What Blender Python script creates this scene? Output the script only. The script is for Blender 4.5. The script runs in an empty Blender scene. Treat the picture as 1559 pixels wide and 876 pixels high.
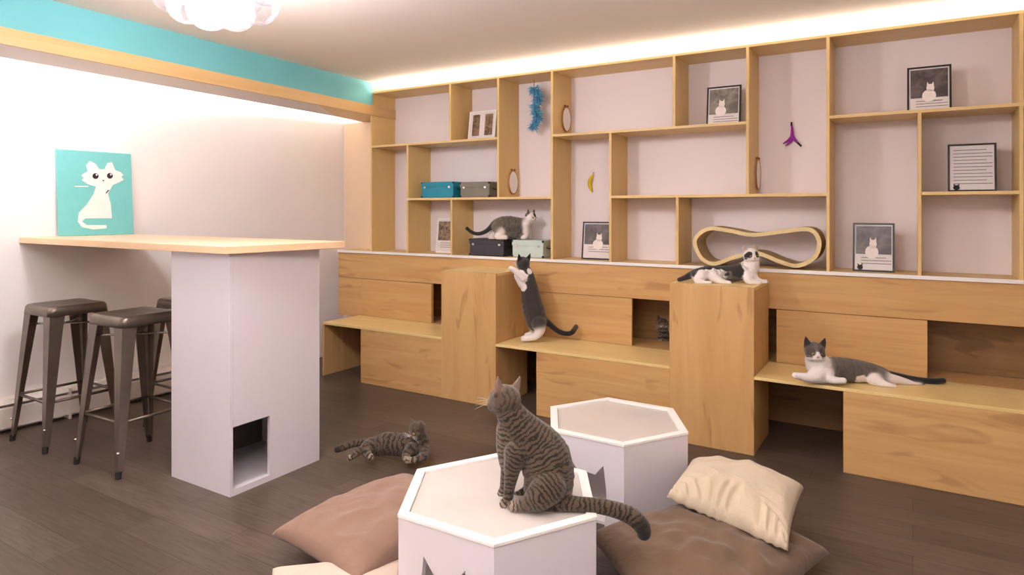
import bpy, bmesh, math, random
import numpy as np
from mathutils import Vector, Matrix, noise
random.seed(7)
PI = math.pi
COL = bpy.context.scene.collection

# ------------------------------------------------------------------ camera geometry
FPX, CX, HY, YAW, CH = 1000.0, 779.5, 320.0, math.radians(31.4), 1.35
FW = Vector((-math.sin(YAW), math.cos(YAW), 0)); RT = Vector((math.cos(YAW), math.sin(YAW), 0)); UP = Vector((0, 0, 1))
EYE = Vector((0, 0, CH))
def at(u, v, D):
    return EYE + FW*D + RT*((u-CX)/FPX*D) + UP*(-(v-HY)/FPX*D)
def rd(r, D, z):
    return FW*D + RT*r + UP*z
def dirv(right, toward, up):
    return (RT*right - FW*toward + UP*up).normalized()

# ------------------------------------------------------------------ object helpers
def setp(o, label=None, cat=None, group=None, kind=None):
    if label: o['label'] = label
    if cat: o['category'] = cat
    if group: o['group'] = group
    if kind: o['kind'] = kind
    return o
def thing(name, label, cat, loc=(0, 0, 0), rz=0.0, group=None):
    o = bpy.data.objects.new(name, None); COL.objects.link(o)
    o.empty_display_size = 0.1
    o.location = loc; o.rotation_euler = (0, 0, rz)
    return setp(o, label, cat, group)
def root_of(p):
    off = Vector((0, 0, 0))
    while p is not None:
        off += p.location; p = p.parent
    return off
def obj(name, bm, mat, parent=None, world=True, smooth=False, bevel=0.0, label=None, segs=2):
    """bm in world coordinates (world=True) or in the parent's own frame (world=False)"""
    bmesh.ops.recalc_face_normals(bm, faces=bm.faces[:])
    if parent is not None and world:
        bmesh.ops.translate(bm, verts=bm.verts[:], vec=-root_of(parent))
    me = bpy.data.meshes.new(name); bm.to_mesh(me); bm.free()
    o = bpy.data.objects.new(name, me); COL.objects.link(o)
    if isinstance(mat, (list, tuple)):
        for m in mat: me.materials.append(m)
    else: me.materials.append(mat)
    if smooth:
        for p in me.polygons: p.use_smooth = True
    if parent is not None: o.parent = parent
    if bevel > 0:
        b = o.modifiers.new('bevel', 'BEVEL'); b.width = bevel; b.segments = segs; b.limit_method = 'ANGLE'; b.angle_limit = 0.6
    if label: o['label'] = label
    return o
def copy_tree(o, parent=None, loc=None, rz=None, label=None):
    c = o.copy(); COL.objects.link(c)
    if parent is not None: c.parent = parent
    if loc is not None: c.location = loc
    if rz is not None: c.rotation_euler = (0, 0, rz)
    if label: c['label'] = label
    for ch in [x for x in bpy.data.objects if x.parent == o]:
        copy_tree(ch, c)
    return c
def B(): return bmesh.new()
def box(bm, x0, x1, y0, y1, z0, z1, M=None):
    vs = [Vector((x, y, z)) for x in (x0, x1) for y in (y0, y1) for z in (z0, z1)]
    if M: vs = [M @ v for v in vs]
    v = [bm.verts.new(p) for p in vs]
    for f in ((0,1,3,2),(4,6,7,5),(0,4,5,1),(2,3,7,6),(0,2,6,4),(1,5,7,3)): bm.faces.new([v[i] for i in f])
    return bm
def prism(bm, pts, vec):
    """extrude a planar polygon of 3D points by vec"""
    vec = Vector(vec)
    a = [bm.verts.new(Vector(p)) for p in pts]; b = [bm.verts.new(Vector(p)+vec) for p in pts]
    n = len(pts)
    f1 = bm.faces.new(a); f2 = bm.faces.new(b[::-1])
    for i in range(n): bm.faces.new([a[i], a[(i+1) % n], b[(i+1) % n], b[i]])
    if n > 4:
        f1.normal_update(); f2.normal_update(); bmesh.ops.triangulate(bm, faces=[f1, f2], ngon_method='EAR_CLIP')
    return bm
def catmull(pts, k=8, closed=False):
    out = []; n = len(pts)
    segs = n if closed else n-1
    for i in range(segs):
        if closed: p0, p1, p2, p3 = pts[(i-1) % n], pts[i], pts[(i+1) % n], pts[(i+2) % n]
        else: p0, p1, p2, p3 = pts[max(i-1, 0)], pts[i], pts[i+1], pts[min(i+2, n-1)]
        for j in range(k):
            t = j/k
            out.append(0.5*((2*p1)+(-p0+p2)*t+(2*p0-5*p1+4*p2-p3)*t*t+(-p0+3*p1-3*p2+p3)*t**3))
    if not closed: out.append(pts[-1]*1.0)
    return out
def tube(bm, pts, r, n=8, caps=True):
    pts = [Vector(p) for p in pts]
    rs = r if isinstance(r, (list, tuple)) else [r]*len(pts)
    rings = []; ref = None
    for i, p in enumerate(pts):
        t = (pts[min(i+1, len(pts)-1)]-pts[max(i-1, 0)]).normalized()
        if ref is None: ref = Vector((0, 0, 1)) if abs(t.z) < .9 else Vector((1, 0, 0))
        a = (ref - t*ref.dot(t)).normalized(); b = t.cross(a); ref = a
        rings.append([bm.verts.new(p+(a*math.cos(2*PI*k/n)+b*math.sin(2*PI*k/n))*rs[i]) for k in range(n)])
    for i in range(len(rings)-1):
        for k in range(n): bm.faces.new([rings[i][k], rings[i][(k+1) % n], rings[i+1][(k+1) % n], rings[i+1][k]])
    if caps: bm.faces.new(rings[0][::-1]); bm.faces.new(rings[-1])
    return bm
def ball(bm, c, r, sub=3, sc=(1, 1, 1), M=None):
    m = Matrix.Translation(c) @ (M if M else Matrix.Identity(4)) @ Matrix.Diagonal((*sc, 1))
    bmesh.ops.create_icosphere(bm, subdivisions=sub, radius=r, matrix=m)
    return bm

# ------------------------------------------------------------------ materials
def S(r, g, b):
    f = lambda c: (c/255/12.92) if c/255 <= .04045 else ((c/255+.055)/1.055)**2.4
    return (f(r), f(g), f(b), 1)
class NT:
    def __init__(s, name):
        s.m = bpy.data.materials.new(name); s.m.use_nodes = True; s.n = s.m.node_tree.nodes; s.l = s.m.node_tree.links
        s.b = s.n['Principled BSDF']; s.out = s.n['Material Output']
    def node(s, t, **kw):
        x = s.n.new(t)
        for k, v in kw.items():
            if k in x.inputs.keys() if isinstance(k, str) else False: x.inputs[k].default_value = v
            else: setattr(x, k, v)
        return x
    def link(s, a, b): s.l.new(a, b)
    def coord(s, scale=(1, 1, 1), kind='Object', rot=(0, 0, 0), rand=False):
        tc = s.n.new('ShaderNodeTexCoord'); mp = s.n.new('ShaderNodeMapping'); mp.inputs['Scale'].default_value = scale
        mp.inputs['Rotation'].default_value = rot
        s.link(tc.outputs[kind], mp.inputs['Vector'])
        if rand:
            oi = s.n.new('ShaderNodeObjectInfo'); mu = s.n.new('ShaderNodeMath'); mu.operation = 'MULTIPLY'; mu.inputs[1].default_value = 30
            s.link(oi.outputs['Random'], mu.inputs[0]); s.link(mu.outputs[0], mp.inputs['Location'])
        return mp.outputs['Vector']
    def noise(s, vec, scale, detail=3, rough=.5, dist=0):
        x = s.n.new('ShaderNodeTexNoise'); x.inputs['Scale'].default_value = scale; x.inputs['Detail'].default_value = detail
        x.inputs['Roughness'].default_value = rough; x.inputs['Distortion'].default_value = dist
        s.link(vec, x.inputs['Vector']); return x.outputs['Fac']
    def ramp(s, fac, stops):
        x = s.n.new('ShaderNodeValToRGB'); e = x.color_ramp.elements
        while len(e) < len(stops): e.new(.5)
        for i, (p, c) in enumerate(stops): e[i].position = p; e[i].color = c if len(c) == 4 else (*c, 1)
        s.link(fac, x.inputs['Fac']); return x.outputs['Color']
    def mix(s, fac, a, b, mode='MIX'):
        x = s.n.new('ShaderNodeMix'); x.data_type = 'RGBA'; x.blend_type = mode
        for v, i in ((fac, 0), (a, 6), (b, 7)):
            if isinstance(v, (int, float)): x.inputs[i].default_value = v
            elif isinstance(v, tuple): x.inputs[i].default_value = v
            else: s.link(v, x.inputs[i])
        return x.outputs[2]
    def math(s, op, a, b=0.0):
        x = s.n.new('ShaderNodeMath'); x.operation = op
        for v, i in ((a, 0), (b, 1)):
            if isinstance(v, (int, float)): x.inputs[i].default_value = v
            else: s.link(v, x.inputs[i])
        return x.outputs[0]
    def bump(s, h, strength=.2, dist=.01):
        x = s.n.new('ShaderNodeBump'); x.inputs['Strength'].default_value = strength; x.inputs['Distance'].default_value = dist
        s.link(h, x.inputs['Height']); s.link(x.outputs['Normal'], s.b.inputs['Normal'])
    def done(s, rough=.5, metal=0, spec=None):
        s.b.inputs['Roughness'].default_value = rough; s.b.inputs['Metallic'].default_value = metal
        if spec is not None: s.b.inputs['Specular IOR Level'].default_value = spec
        return s.m
def plain(name, col, rough=.5, metal=0, var=.06, scale=12, spec=None, bump=0):
    t = NT(name); v = t.noise(t.coord(), scale, 4)
    c2 = tuple(max(0, c*(1-var*2)) for c in col[:3])+(1,)
    c = t.ramp(v, [(.3, c2), (.7, col)]); t.link(c, t.b.inputs['Base Color'])
    if bump: t.bump(t.noise(t.coord(), scale*8, 3), bump, .002)
    return t.done(rough, metal, spec)
def wood(name, light, mid, dark, axis='x', knots=True, rough=.42):
    """plywood veneer: fine grain stretched along axis, broad figure, streaks"""
    t = NT(name)
    k = {'x': (.35, 3, 6), 'z': (3, 3, .35), 'y': (3, .35, 6)}[axis]
    co = t.coord(k, rand=True)
    n1 = t.noise(co, 2.2, 3, .55, 1.2)
    c = t.ramp(n1, [(.25, mid), (.75, light)])
    kg = {'x': (2, 60, 60), 'z': (60, 60, 2), 'y': (60, 2, 60)}[axis]
    n2 = t.noise(t.coord(kg, rand=True), 3, 4, .6)
    c = t.mix(t.math('MULTIPLY', n2, .18), c, dark)
    if knots:
        kk = {'x': (1.0, 4, 5), 'z': (6, 6, 1.1), 'y': (5, 1.0, 5)}[axis]
        n3 = t.noise(t.coord(kk, rand=True), 2.3, 2, .5, .8)
        m = t.ramp(n3, [(.62, (0, 0, 0)), (.70, (1, 1, 1))])
        c = t.mix(t.math('MULTIPLY', m, .38), c, dark)
    t.link(c, t.b.inputs['Base Color']); t.bump(n2, .05, .002)
    return t.done(rough, 0, .35)
WL, WM, WD = S(214, 173, 118), S(196, 151, 96), S(142, 94, 52)

wood_h = wood('maple_ply_horizontal', WL, WM, WD, 'x')
wood_v = wood('maple_ply_vertical', WL, WM, WD, 'z')
wood_pl = wood('maple_ply_plain', S(212, 168, 112), S(198, 150, 94), WD, 'x', False)
wood_sh = wood('shelf_ply_vertical', S(230, 198, 136), S(220, 184, 120), WD, 'z', False)
wood_shh = wood('shelf_ply_horizontal', S(236, 206, 148), S(226, 192, 132), WD, 'x', False)
wood_bench = wood('bench_top_ply', S(236, 210, 150), S(226, 196, 132), WD, 'x', False, .35)
wood_beam = wood('beam_ply', S(224, 188, 132), S(210, 170, 114), WD, 'y', False)
wood_counter = wood('counter_maple', S(238, 208, 172), S(228, 192, 150), S(190, 140, 90), 'x', False, .3)
def floor_mat():
    t = NT('dark_vinyl_planks')
    co = t.coord((1, 1, 1))
    br = t.n.new('ShaderNodeTexBrick'); t.link(co, br.inputs['Vector'])
    br.offset = .37; br.inputs['Scale'].default_value = 1; br.inputs['Brick Width'].default_value = 1.2; br.inputs['Row Height'].default_value = .15
    br.inputs['Mortar Size'].default_value = .0012; br.inputs['Bias'].default_value = 0
    br.inputs['Color1'].default_value = S(112, 97, 86); br.inputs['Color2'].default_value = S(94, 80, 70); br.inputs['Mortar'].default_value = S(54, 46, 40)
    g = t.noise(t.coord((2, 26, 1)), 3, 6, .6, .4)
    c = t.mix(.75, br.outputs['Color'], t.ramp(g, [(.25, S(150, 140, 135)), (.8, S(255, 250, 245))]), 'MULTIPLY')
    g2 = t.noise(t.coord((1, 3, 1)), 1.4, 3)
    c = t.mix(.35, c, t.ramp(g2, [(.3, S(170, 165, 160)), (.7, (1, 1, 1))]), 'MULTIPLY')
    t.link(c, t.b.inputs['Base Color']); t.bump(g, .08, .002)
    return t.done(.42, 0, .4)
floor_m = floor_mat()
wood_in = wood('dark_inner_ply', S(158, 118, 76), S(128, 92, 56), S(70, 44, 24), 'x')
white_wall = plain('white_wall_paint', S(236, 229, 228), .85, var=.01, scale=3)
back_paint = plain('back_wall_paint', S(240, 229, 231), .85, var=.01, scale=3)
ceil_paint = plain('ceiling_paint', S(240, 230, 222), .9, var=.02, scale=2)
turq = plain('turquoise_paint', S(112, 186, 190), .7, var=.03, scale=3)
white_gloss = plain('white_lacquer', S(216, 209, 217), .35, var=.01, scale=4)
heater_m = plain('cream_enamel', S(214, 203, 196), .45, var=.03)
steel = plain('gunmetal_steel', S(122, 110, 100), .32, .75, var=.12, scale=9)
steel_d = plain('dark_steel', S(60, 54, 50), .4, .7, var=.1)
chrome = plain('bright_steel', S(215, 210, 205), .2, .9)
rubber = plain('black_rubber', S(24, 22, 22), .7)
black_frame = plain('black_frame', S(24, 22, 24), .35)
white_frame = plain('white_frame', S(240, 236, 234), .5, var=.01)
card_m = plain('white_card', S(226, 218, 218), .7, var=.01)
ink = plain('grey_ink', S(130, 122, 122), .8)
ink_d = plain('black_ink', S(26, 24, 25), .7)
motif_w = plain('white_motif', S(240, 228, 224), .7, var=.02)
canvas_t = plain('turquoise_canvas', S(112, 190, 190), .7, var=.03, scale=20, bump=.1)
cardboard = plain('corrugated_cardboard', S(190, 160, 112), .8, var=.12, scale=60, bump=.2)
cb_edge = plain('cardboard_edge', S(226, 202, 150), .75, var=.04, scale=60)
def fabric(name, col, sc=220):
    t = NT(name)
    v = t.noise(t.coord((1, 1, 1)), 3, 4, .6)
    c2 = tuple(c*.86 for c in col[:3])+(1,)
    t.link(t.ramp(v, [(.3, c2), (.7, col)]), t.b.inputs['Base Color'])
    h = t.noise(t.coord((1, 1, 1)), sc, 2)
    w = t.noise(t.coord((1, 1, 1)), 9, 3, .6, .6)
    t.bump(t.math('ADD', t.math('MULTIPLY', h, .15), w), .35, .02)
    t.b.inputs['Sheen Weight'].default_value = .2
    return t.done(.9, 0, .2)
fab_brown = fabric('brown_cotton', S(142, 112, 96))
fab_taupe = fabric('taupe_cotton', S(108, 85, 68))
fab_cream = fabric('cream_cotton', S(200, 183, 160))
fab_cream2 = fabric('pale_pink_cream_cotton', S(210, 188, 172))
def pane(name, col, alpha, rough=.08):
    t = NT(name)
    tr = t.n.new('ShaderNodeBsdfTransparent'); mx = t.n.new('ShaderNodeMixShader'); mx.inputs[0].default_value = alpha
    v = t.noise(t.coord(), 4, 3)
    t.link(t.ramp(v, [(.3, tuple(c*.94 for c in col[:3])+(1,)), (.7, col)]), t.b.inputs['Base Color'])
    t.b.inputs['Roughness'].default_value = rough
    t.link(tr.outputs[0], mx.inputs[1]); t.link(t.b.outputs[0], mx.inputs[2]); t.link(mx.outputs[0], t.out.inputs['Surface'])
    return t.m
top_pane = pane('milky_acrylic', S(244, 234, 226), .55)
def bubble_mat():
    t = NT('clear_bubble_glass')
    tr = t.n.new('ShaderNodeBsdfTransparent'); tr.inputs['Color'].default_value = (.97, .97, 1, 1)
    gl = t.n.new('ShaderNodeBsdfGlossy'); gl.inputs['Roughness'].default_value = .05
    df = t.n.new('ShaderNodeBsdfTranslucent'); df.inputs['Color'].default_value = (.5, .5, .52, 1)
    lw = t.n.new('ShaderNodeLayerWeight'); lw.inputs['Blend'].default_value = .18
    m1 = t.n.new('ShaderNodeMixShader'); t.link(lw.outputs['Facing'], m1.inputs[0]); 
    m0 = t.n.new('ShaderNodeMixShader'); v = t.noise(t.coord(), 9, 2); t.link(t.math('MULTIPLY', v, .022), m0.inputs[0])
    t.link(tr.outputs[0], m0.inputs[1]); t.link(df.outputs[0], m0.inputs[2])
    m2 = t.n.new('ShaderNodeMixShader'); m2.inputs[0].default_value = .012
    t.link(gl.outputs[0], m2.inputs[1]); t.link(df.outputs[0], m2.inputs[2])
    t.link(m0.outputs[0], m1.inputs[1]); t.link(m2.outputs[0], m1.inputs[2]); t.link(m1.outputs[0], t.out.inputs['Surface'])
    return t.m
bubble_m = bubble_mat()
def emit(name, col, s):
    t = NT(name); t.b.inputs['Base Color'].default_value = col
    t.b.inputs['Emission Color'].default_value = col; t.b.inputs['Emission Strength'].default_value = s
    return t.m
bulb_m = emit('lit_bulb', (1, .95, .9, 1), 12)
led_m = emit('lit_led_strip', (1, .97, .9, 1), 10)
def photo_mat(name, a, b, sc=14):
    t = NT(name); n = t.noise(t.coord(), sc, 3, .5, .5)
    t.link(t.ramp(n, [(.3, a), (.7, b)]), t.b.inputs['Base Color']); return t.done(.3)
photo_dark = photo_mat('photo_print_dark', S(50, 44, 46), S(118, 106, 106))
photo_grey = photo_mat('photo_print_grey', S(84, 80, 76), S(158, 148, 140))
photo_brown = photo_mat('photo_print_brown', S(78, 58, 42), S(168, 140, 110), 25)

# ------------------------------------------------------------------ room
XW0, XW1 = -4.75, -4.62              # left wall at y=1.8 and y=4.5
def wx(y): return XW0 + (XW1-XW0)*(y-1.8)/2.7
YB, CEIL = 4.5, 2.44
def struct(name, bm, mat): return setp(obj(name, bm, mat), kind='structure')
struct('floor', box(B(), -5.4, 2.2, -1.7, 4.7, -.1, 0), floor_m)
struct('ceiling', box(B(), -5.4, 2.2, -1.7, 4.7, CEIL, CEIL+.1), ceil_paint)
struct('wall_back', box(B(), -4.9, 2.2, YB, YB+.12, 0, CEIL), back_paint)
struct('wall_left', prism(B(), [(wx(-1.7), -1.7, 0), (wx(4.6), 4.6, 0), (wx(4.6)-.15, 4.6, 0), (wx(-1.7)-.15, -1.7, 0)], (0, 0, CEIL)), white_wall)
struct('wall_right', box(B(), 2.0, 2.15, -1.7, 4.6, 0, CEIL), white_wall)
struct('wall_front', box(B(), -5.3, 2.2, -1.75, -1.6, 0, CEIL), white_wall)
# bulkhead with light cove along the left wall
def bx_(y): return -3.80 - .17*(y-1.4)/3.06          # its face runs very slightly askew
ya, yb = -1.6, YB
bh = thing('light_cove_bulkhead', 'turquoise ceiling bulkhead with a maple lower edge along the left wall', 'bulkhead', (bx_(0)-.2, 1.5, 2.165))
bh['kind'] = 'structure'; bh.name = 'trim_1'
obj('fascia', prism(B(), [(bx_(ya)-.004, ya, 2.245), (bx_(4.19)-.004, 4.19, 2.245), (bx_(4.19)-.03, 4.19, 2.245), (bx_(ya)-.03, ya, 2.245)], (0, 0, CEIL-2.245)), turq, bh)
obj('wooden_edge', prism(B(), [(bx_(ya), ya, 2.165), (bx_(yb), yb, 2.165), (bx_(yb)-.022, yb, 2.165), (bx_(ya)-.022, ya, 2.165)], (0, 0, .083)), wood_beam, bh)
ye = 3.55
obj('soffit_board', prism(B(), [(bx_(ya)-.022, ya, 2.17), (bx_(ye)-.022, ye, 2.17), (bx_(4.1)-.36, 4.1, 2.17), (bx_(ya)-.36, ya, 2.17)], (0, 0, .018)), white_wall, bh)
obj('soffit_bounce_tint', prism(B(), [(bx_(ye)-.022, ye, 2.17), (bx_(yb)-.022, yb, 2.17), (bx_(yb)-.40, yb, 2.17), (bx_(4.1)-.36, 4.1, 2.17)], (0, 0, .018)), wood_shh, bh)  # pale wood colour stands in for warm bounced light on the soffit end
obj('led_strip', prism(B(), [(bx_(ya)-.33, ya, 2.19), (bx_(4.4)-.34, 4.4, 2.19), (bx_(4.4)-.355, 4.4, 2.19), (bx_(ya)-.345, ya, 2.19)], (0, 0, .006)), led_m, bh)
# wooden panel on the back wall left of the shelving
struct('trim_2', box(B(), -4.60, -3.995, YB-.012, YB-.001, .96, 2.165), plain('pale_peach_veneer', S(236, 208, 178), .6, var=.03, scale=2))
# baseboard heater
hp = thing('baseboard_heater', 'long low cream baseboard heater along the left wall behind the bar stools', 'heater', (wx(1.8)+.04, 1.8, 0))
def hprof(prof, y0, y1):
    bm = B(); a = [(wx(y0)+px, y0, pz) for px, pz in prof]; b = [(wx(y1)+px, y1, pz) for px, pz in prof]
    va = [bm.verts.new(p) for p in a]; vb = [bm.verts.new(p) for p in b]; n = len(prof)
    bm.faces.new(va); bm.faces.new(vb[::-1])
    for i in range(n): bm.faces.new([va[i], va[(i+1) % n], vb[(i+1) % n], vb[i]])
    return bm
obj('front_cover', hprof([(.07, .03), (.082, .03), (.082, .15), (.07, .158)], .6, 3.6), heater_m, hp)
obj('top_cover', hprof([(.001, .185), (.055, .185), (.078, .168), (.082, .175), (.058, .20), (.001, .205)], .6, 3.6), heater_m, hp)
obj('back_plate', hprof([(.001, .0), (.008, .0), (.008, .19), (.001, .19)], .6, 3.6), heater_m, hp)
obj('fin_element', hprof([(.02, .05), (.06, .05), (.06, .13), (.02, .13)], .62, 3.58), steel_d, hp)
for y in (.6, 2.13, 3.585):
    obj('end_cap', box(B(), wx(y)+.001, wx(y)+.085, y, y+.015, 0, .2), heater_m, hp)

# ------------------------------------------------------------------ shelving
YS, T = 4.2, .018
Z0, Z1, Z2, Z3 = .985, 1.44, 1.888, 2.36
shelf = thing('wall_shelving', 'large maple plywood shelving unit with staggered open bays across the back wall', 'shelving', (-1.4, 4.35, Z0))
XR = 1.9
def upright(x, z0, z1): obj('upright', box(B(), x-T/2, x+T/2, YS, YB-.001, z0+T/2, z1-T/2), wood_sh, shelf, bevel=.0015, segs=1)
def board(x0, x1, z, dy=0): obj('shelf', box(B(), x0, x1, YS-dy, YB-.001, z-T/2, z+T/2), wood_shh, shelf, bevel=.0015, segs=1)
board(-3.996, XR, Z3); 
board(-4.38, XR, Z0, .012)
board(-3.978, -2.698, Z2+.008); board(-3.573, -2.236, Z1); board(-2.218, -.877, Z2); board(-1.765, -.429, Z1)
board(-.411, XR-.018, Z2); board(.04, .462, Z1)
for x, a, b in [(-3.987, Z0, Z3), (-3.582, Z1, Z2+.008), (-3.582, Z0, Z1), (-3.142, Z2+.008, Z3), (-2.689, Z1, Z3), (-3.129, Z0, Z1), (-2.227, Z0, Z3),
                (-1.774, Z0, Z2), (-1.328, Z2, Z3), (-.868, Z1, Z3), (-1.307, Z0, Z1), (-.42, Z0, Z3), (.031, Z0, Z2), (.471, Z0, Z2), (.471, Z2, Z3), (1.1, Z0, Z2), (1.45, Z2, Z3), (XR-.009, Z0, Z3)]:
    upright(x, a, b)
obj('lit_edge_strip', box(B(), -4.38, XR, YS-.0145, YS-.012, Z0-.010, Z0+.010), white_frame, shelf)  # white strip paints the bright lit edge along the bottom board
obj('led_strip', box(B(), -3.95, XR-.05, 4.30, 4.315, Z3+T/2, Z3+T/2+.006), led_m, shelf)

# cabinet below: plinth panel with a cat tunnel behind
YP, YF = 4.2, 3.77
ZT = .755; ZBn = .435
plinth = thing('tunnel_cabinet', 'long maple cabinet with cat tunnel openings under the shelving', 'cabinet', (-1.4, 4.3, 0))
obj('upper_panel', box(B(), -4.38, XR, YP, YP+.018, ZT, Z0-T/2), wood_h, plinth, bevel=.001, segs=1)
def pan(x0, x1, off=0.0, z0=ZBn, z1=ZT-.003): obj('panel', box(B(), x0, x1, YP-off, YP+.018, z0, z1), wood_h, plinth, bevel=.001, segs=1)
pan(-4.38, -4.10); pan(-4.09, -3.32, .012); pan(-2.896, -1.617, .0); pan(-1.359, -1.218, 0); pan(-.70, .067, .004)
obj('panel', box(B(), .9, XR, YP, YP+.018, ZBn, ZT-.003), wood_h, plinth)
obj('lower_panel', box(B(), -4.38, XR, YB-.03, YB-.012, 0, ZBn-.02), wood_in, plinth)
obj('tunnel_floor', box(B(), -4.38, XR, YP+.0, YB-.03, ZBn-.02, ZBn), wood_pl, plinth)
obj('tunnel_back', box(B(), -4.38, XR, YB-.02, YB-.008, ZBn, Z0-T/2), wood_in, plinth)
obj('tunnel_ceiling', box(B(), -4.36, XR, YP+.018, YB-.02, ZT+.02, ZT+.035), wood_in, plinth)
obj('divider', box(B(), -4.115, -4.097, YP, YB-.031, 0, ZBn-.021), wood_pl, plinth)
obj('side_panel', box(B(), -4.38, -4.362, YP+.018, YB-.02, ZBn, Z0-T/2), wood_pl, plinth)
# towers
def tower(x0, x1, zt, label):
    t = thing('climbing_tower', label, 'tower', ((x0+x1)/2, 3.98, 0))
    obj('front_panel', box(B(), x0, x1, YF, YF+.018, 0, zt), wood_v, t, bevel=.001, segs=1)
    obj('top_panel', box(B(), x0, x1, YF+.018, YP-.001, zt-.018, zt), wood_bench, t, bevel=.001, segs=1)
    obj('side_panel', box(B(), x0, x0+.018, YF+.018, YP-.001, 0, zt-.018), wood_v, t)
    # the right side has an opening low down only behind the bench fronts
    obj('side_panel', box(B(), x1-.018, x1, YF+.018, YP-.001, 0, zt-.018), wood_v, t)
tower(-2.897, -2.432, .915, 'tall narrow maple box standing between the left and middle benches')
tower(-1.217, -.745, .922, 'tall maple box with a cat lying on top, between the middle and right benches')
# benches
def bench(x0, xo, x1, label):
    t = thing('bench', label, 'bench', ((x0+x1)/2, 3.98, 0))
    obj('bench_top', box(B(), x0, x1, YF, YP-.013, ZBn-.018, ZBn), wood_bench, t, bevel=.0015, segs=1)
    obj('front_panel', box(B(), xo, x1, YF+.002, YF+.02, 0, ZBn-.018), wood_h, t, bevel=.001, segs=1)
    if x0 < -4: obj('side_panel', box(B(), x0, x0+.018, YF+.002, YP-.014, 0, ZBn-.019), wood_v, t)
    obj('support', box(B(), xo, xo+.018, YF+.02, YP-.013, 0, ZBn-.018), wood_v, t)
bench(-4.115, -3.69, -2.898, 'low maple bench nearest the white pillar with an open kneehole at its left end')
bench(-2.431, -2.115, -1.218, 'low maple bench between the two towers on which a black and white cat stands')
bench(-.744, -.306, XR, 'long low maple bench on the right with a dark kneehole at its left end')

# ------------------------------------------------------------------ counter and pillar
ctr = thing('bar_counter', 'high maple bar counter on a white boxed pillar fixed to the left wall', 'counter', (-2.95, 2.2, 0))
obj('counter_top', prism(B(), [(wx(1.90)+.002, 1.89, 1.145), (-2.71, 1.90, 1.145), (-2.63, 2.57, 1.145), (wx(2.55)+.002, 2.55, 1.145)], (0, 0, .036)), wood_counter, ctr, bevel=.002)
px0, px1, py0, py1, PT = -3.205, -2.735, 1.94, 2.485, .018
obj('pillar_panel', box(B(), px0, px1, py0, py0+PT, 0, 1.144), white_gloss, ctr, bevel=.001, segs=1)
obj('pillar_panel', box(B(), px0, px0+PT, py0+PT, py1, 0, 1.144), white_gloss, ctr)
obj('pillar_panel', box(B(), px0+PT, px1-PT, py1-PT, py1, 0, 1.144), white_gloss, ctr)
def yz(x, pts): return [(x, y, z) for y, z in pts]
obj('pillar_panel', prism(B(), yz(px1-PT, [(py0+PT, 0), (py0+PT, .045), (1.955+.02, .045), (1.955+.02, .33), (2.17, .33), (2.17, .035), (2.19, .0), (py1, 0), (py1, 1.144), (py0+PT-.0005, 1.144)][::1] if False else [(py0+PT, 0), (py1, 0), (py1, 1.144), (py0+PT, 1.144), (py0+PT, .325), (2.165, .325), (2.165, .03), (py0+PT, .03)]), (PT, 0, 0)), white_gloss, ctr, label='white pillar side with a square cat opening at floor level')
obj('pillar_floor', box(B(), px0+PT, px1-PT, py0+PT, py1-PT, .0, .028), white_gloss, ctr)
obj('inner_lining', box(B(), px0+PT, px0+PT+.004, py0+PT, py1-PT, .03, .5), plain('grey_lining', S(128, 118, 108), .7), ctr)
obj('bracket', prism(B(), [(wx(2.52)+.002, 2.50, 1.144), (wx(2.52)+.12, 2.50, 1.144), (wx(2.52)+.10, 2.50, 1.10), (wx(2.52)+.002, 2.50, 1.09)], (0, .02, 0)), white_gloss, ctr)

# canvas with a white cat
cy0, cy1, cz0, cz1 = 2.085, 2.55, 1.182, 1.745
cv = thing('cat_canvas', 'square turquoise canvas with a white cartoon cat standing on the bar counter', 'picture', (-4.68, (cy0+cy1)/2, cz0))
def cvx(y, z): return wx(y) + .05 - .035*(z-cz0)/(cz1-cz0)
def cpt(a, b, off=0):   # a: 0..1 left-right, b: 0..1 bottom-top
    y = cy0+(cy1-cy0)*a; z = cz0+(cz1-cz0)*b
    return Vector((cvx(y, z)+off, y, z))
bm = B(); prism(bm, [cpt(0, 0), cpt(1, 0), cpt(1, 1), cpt(0, 1)], (-.028*0-.012, 0, 0)); obj('canvas', bm, canvas_t, cv, bevel=.002)
def cshape(name, pts, mat, off=.0022, d=.0015, parent=cv, sm=False):
    # pts in crop pixels of the picture (166..765 , 97..805)
    P = []
    for (x, y) in pts:
        a = (x-185)/(760-185); top = 100+(150-100)*a; b = 1-(y-top)/(803-top); P.append(cpt(a, b, off))
    if sm: P = catmull(P, 4, True)
    return obj(name, prism(B(), P, (-d, 0, 0)), mat, parent)
cm = cshape('cat_motif', [(400,235),(430,200),(470,225),(500,270),(540,270),(565,220),(600,215),(625,280),(665,295),(690,320),(672,335),(690,360),(650,380),(600,400),(560,470),(580,560),(585,670),(380,665),(355,690),(390,720),(540,725),(540,750),(440,757),(355,735),(325,690),(335,620),(400,550),(450,470),(470,410),(410,390),(365,355),(380,340),(362,315),(410,285)], motif_w)
for ex in (468, 580):
    cshape('eye', [(ex+24*math.cos(k*PI/6), 325+24*math.sin(k*PI/6)) for k in range(12)], ink_d, .003, .0006, cv)
    cshape('eye_glint', [(ex+8+7*math.cos(k*PI/4), 315+8*math.sin(k*PI/4)) for k in range(8)], motif_w, .0036, .0005, cv)
cshape('nose', [(518, 358), (536, 358), (527, 372)], ink_d, .003, .0006)
cshape('whisker', [(310, 402), (410, 404), (410, 410), (310, 410)], motif_w, .003, .0006)
cshape('whisker', [(560, 440), (540, 466), (548, 468), (575, 440)], ink_d, .003, .0006)

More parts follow.
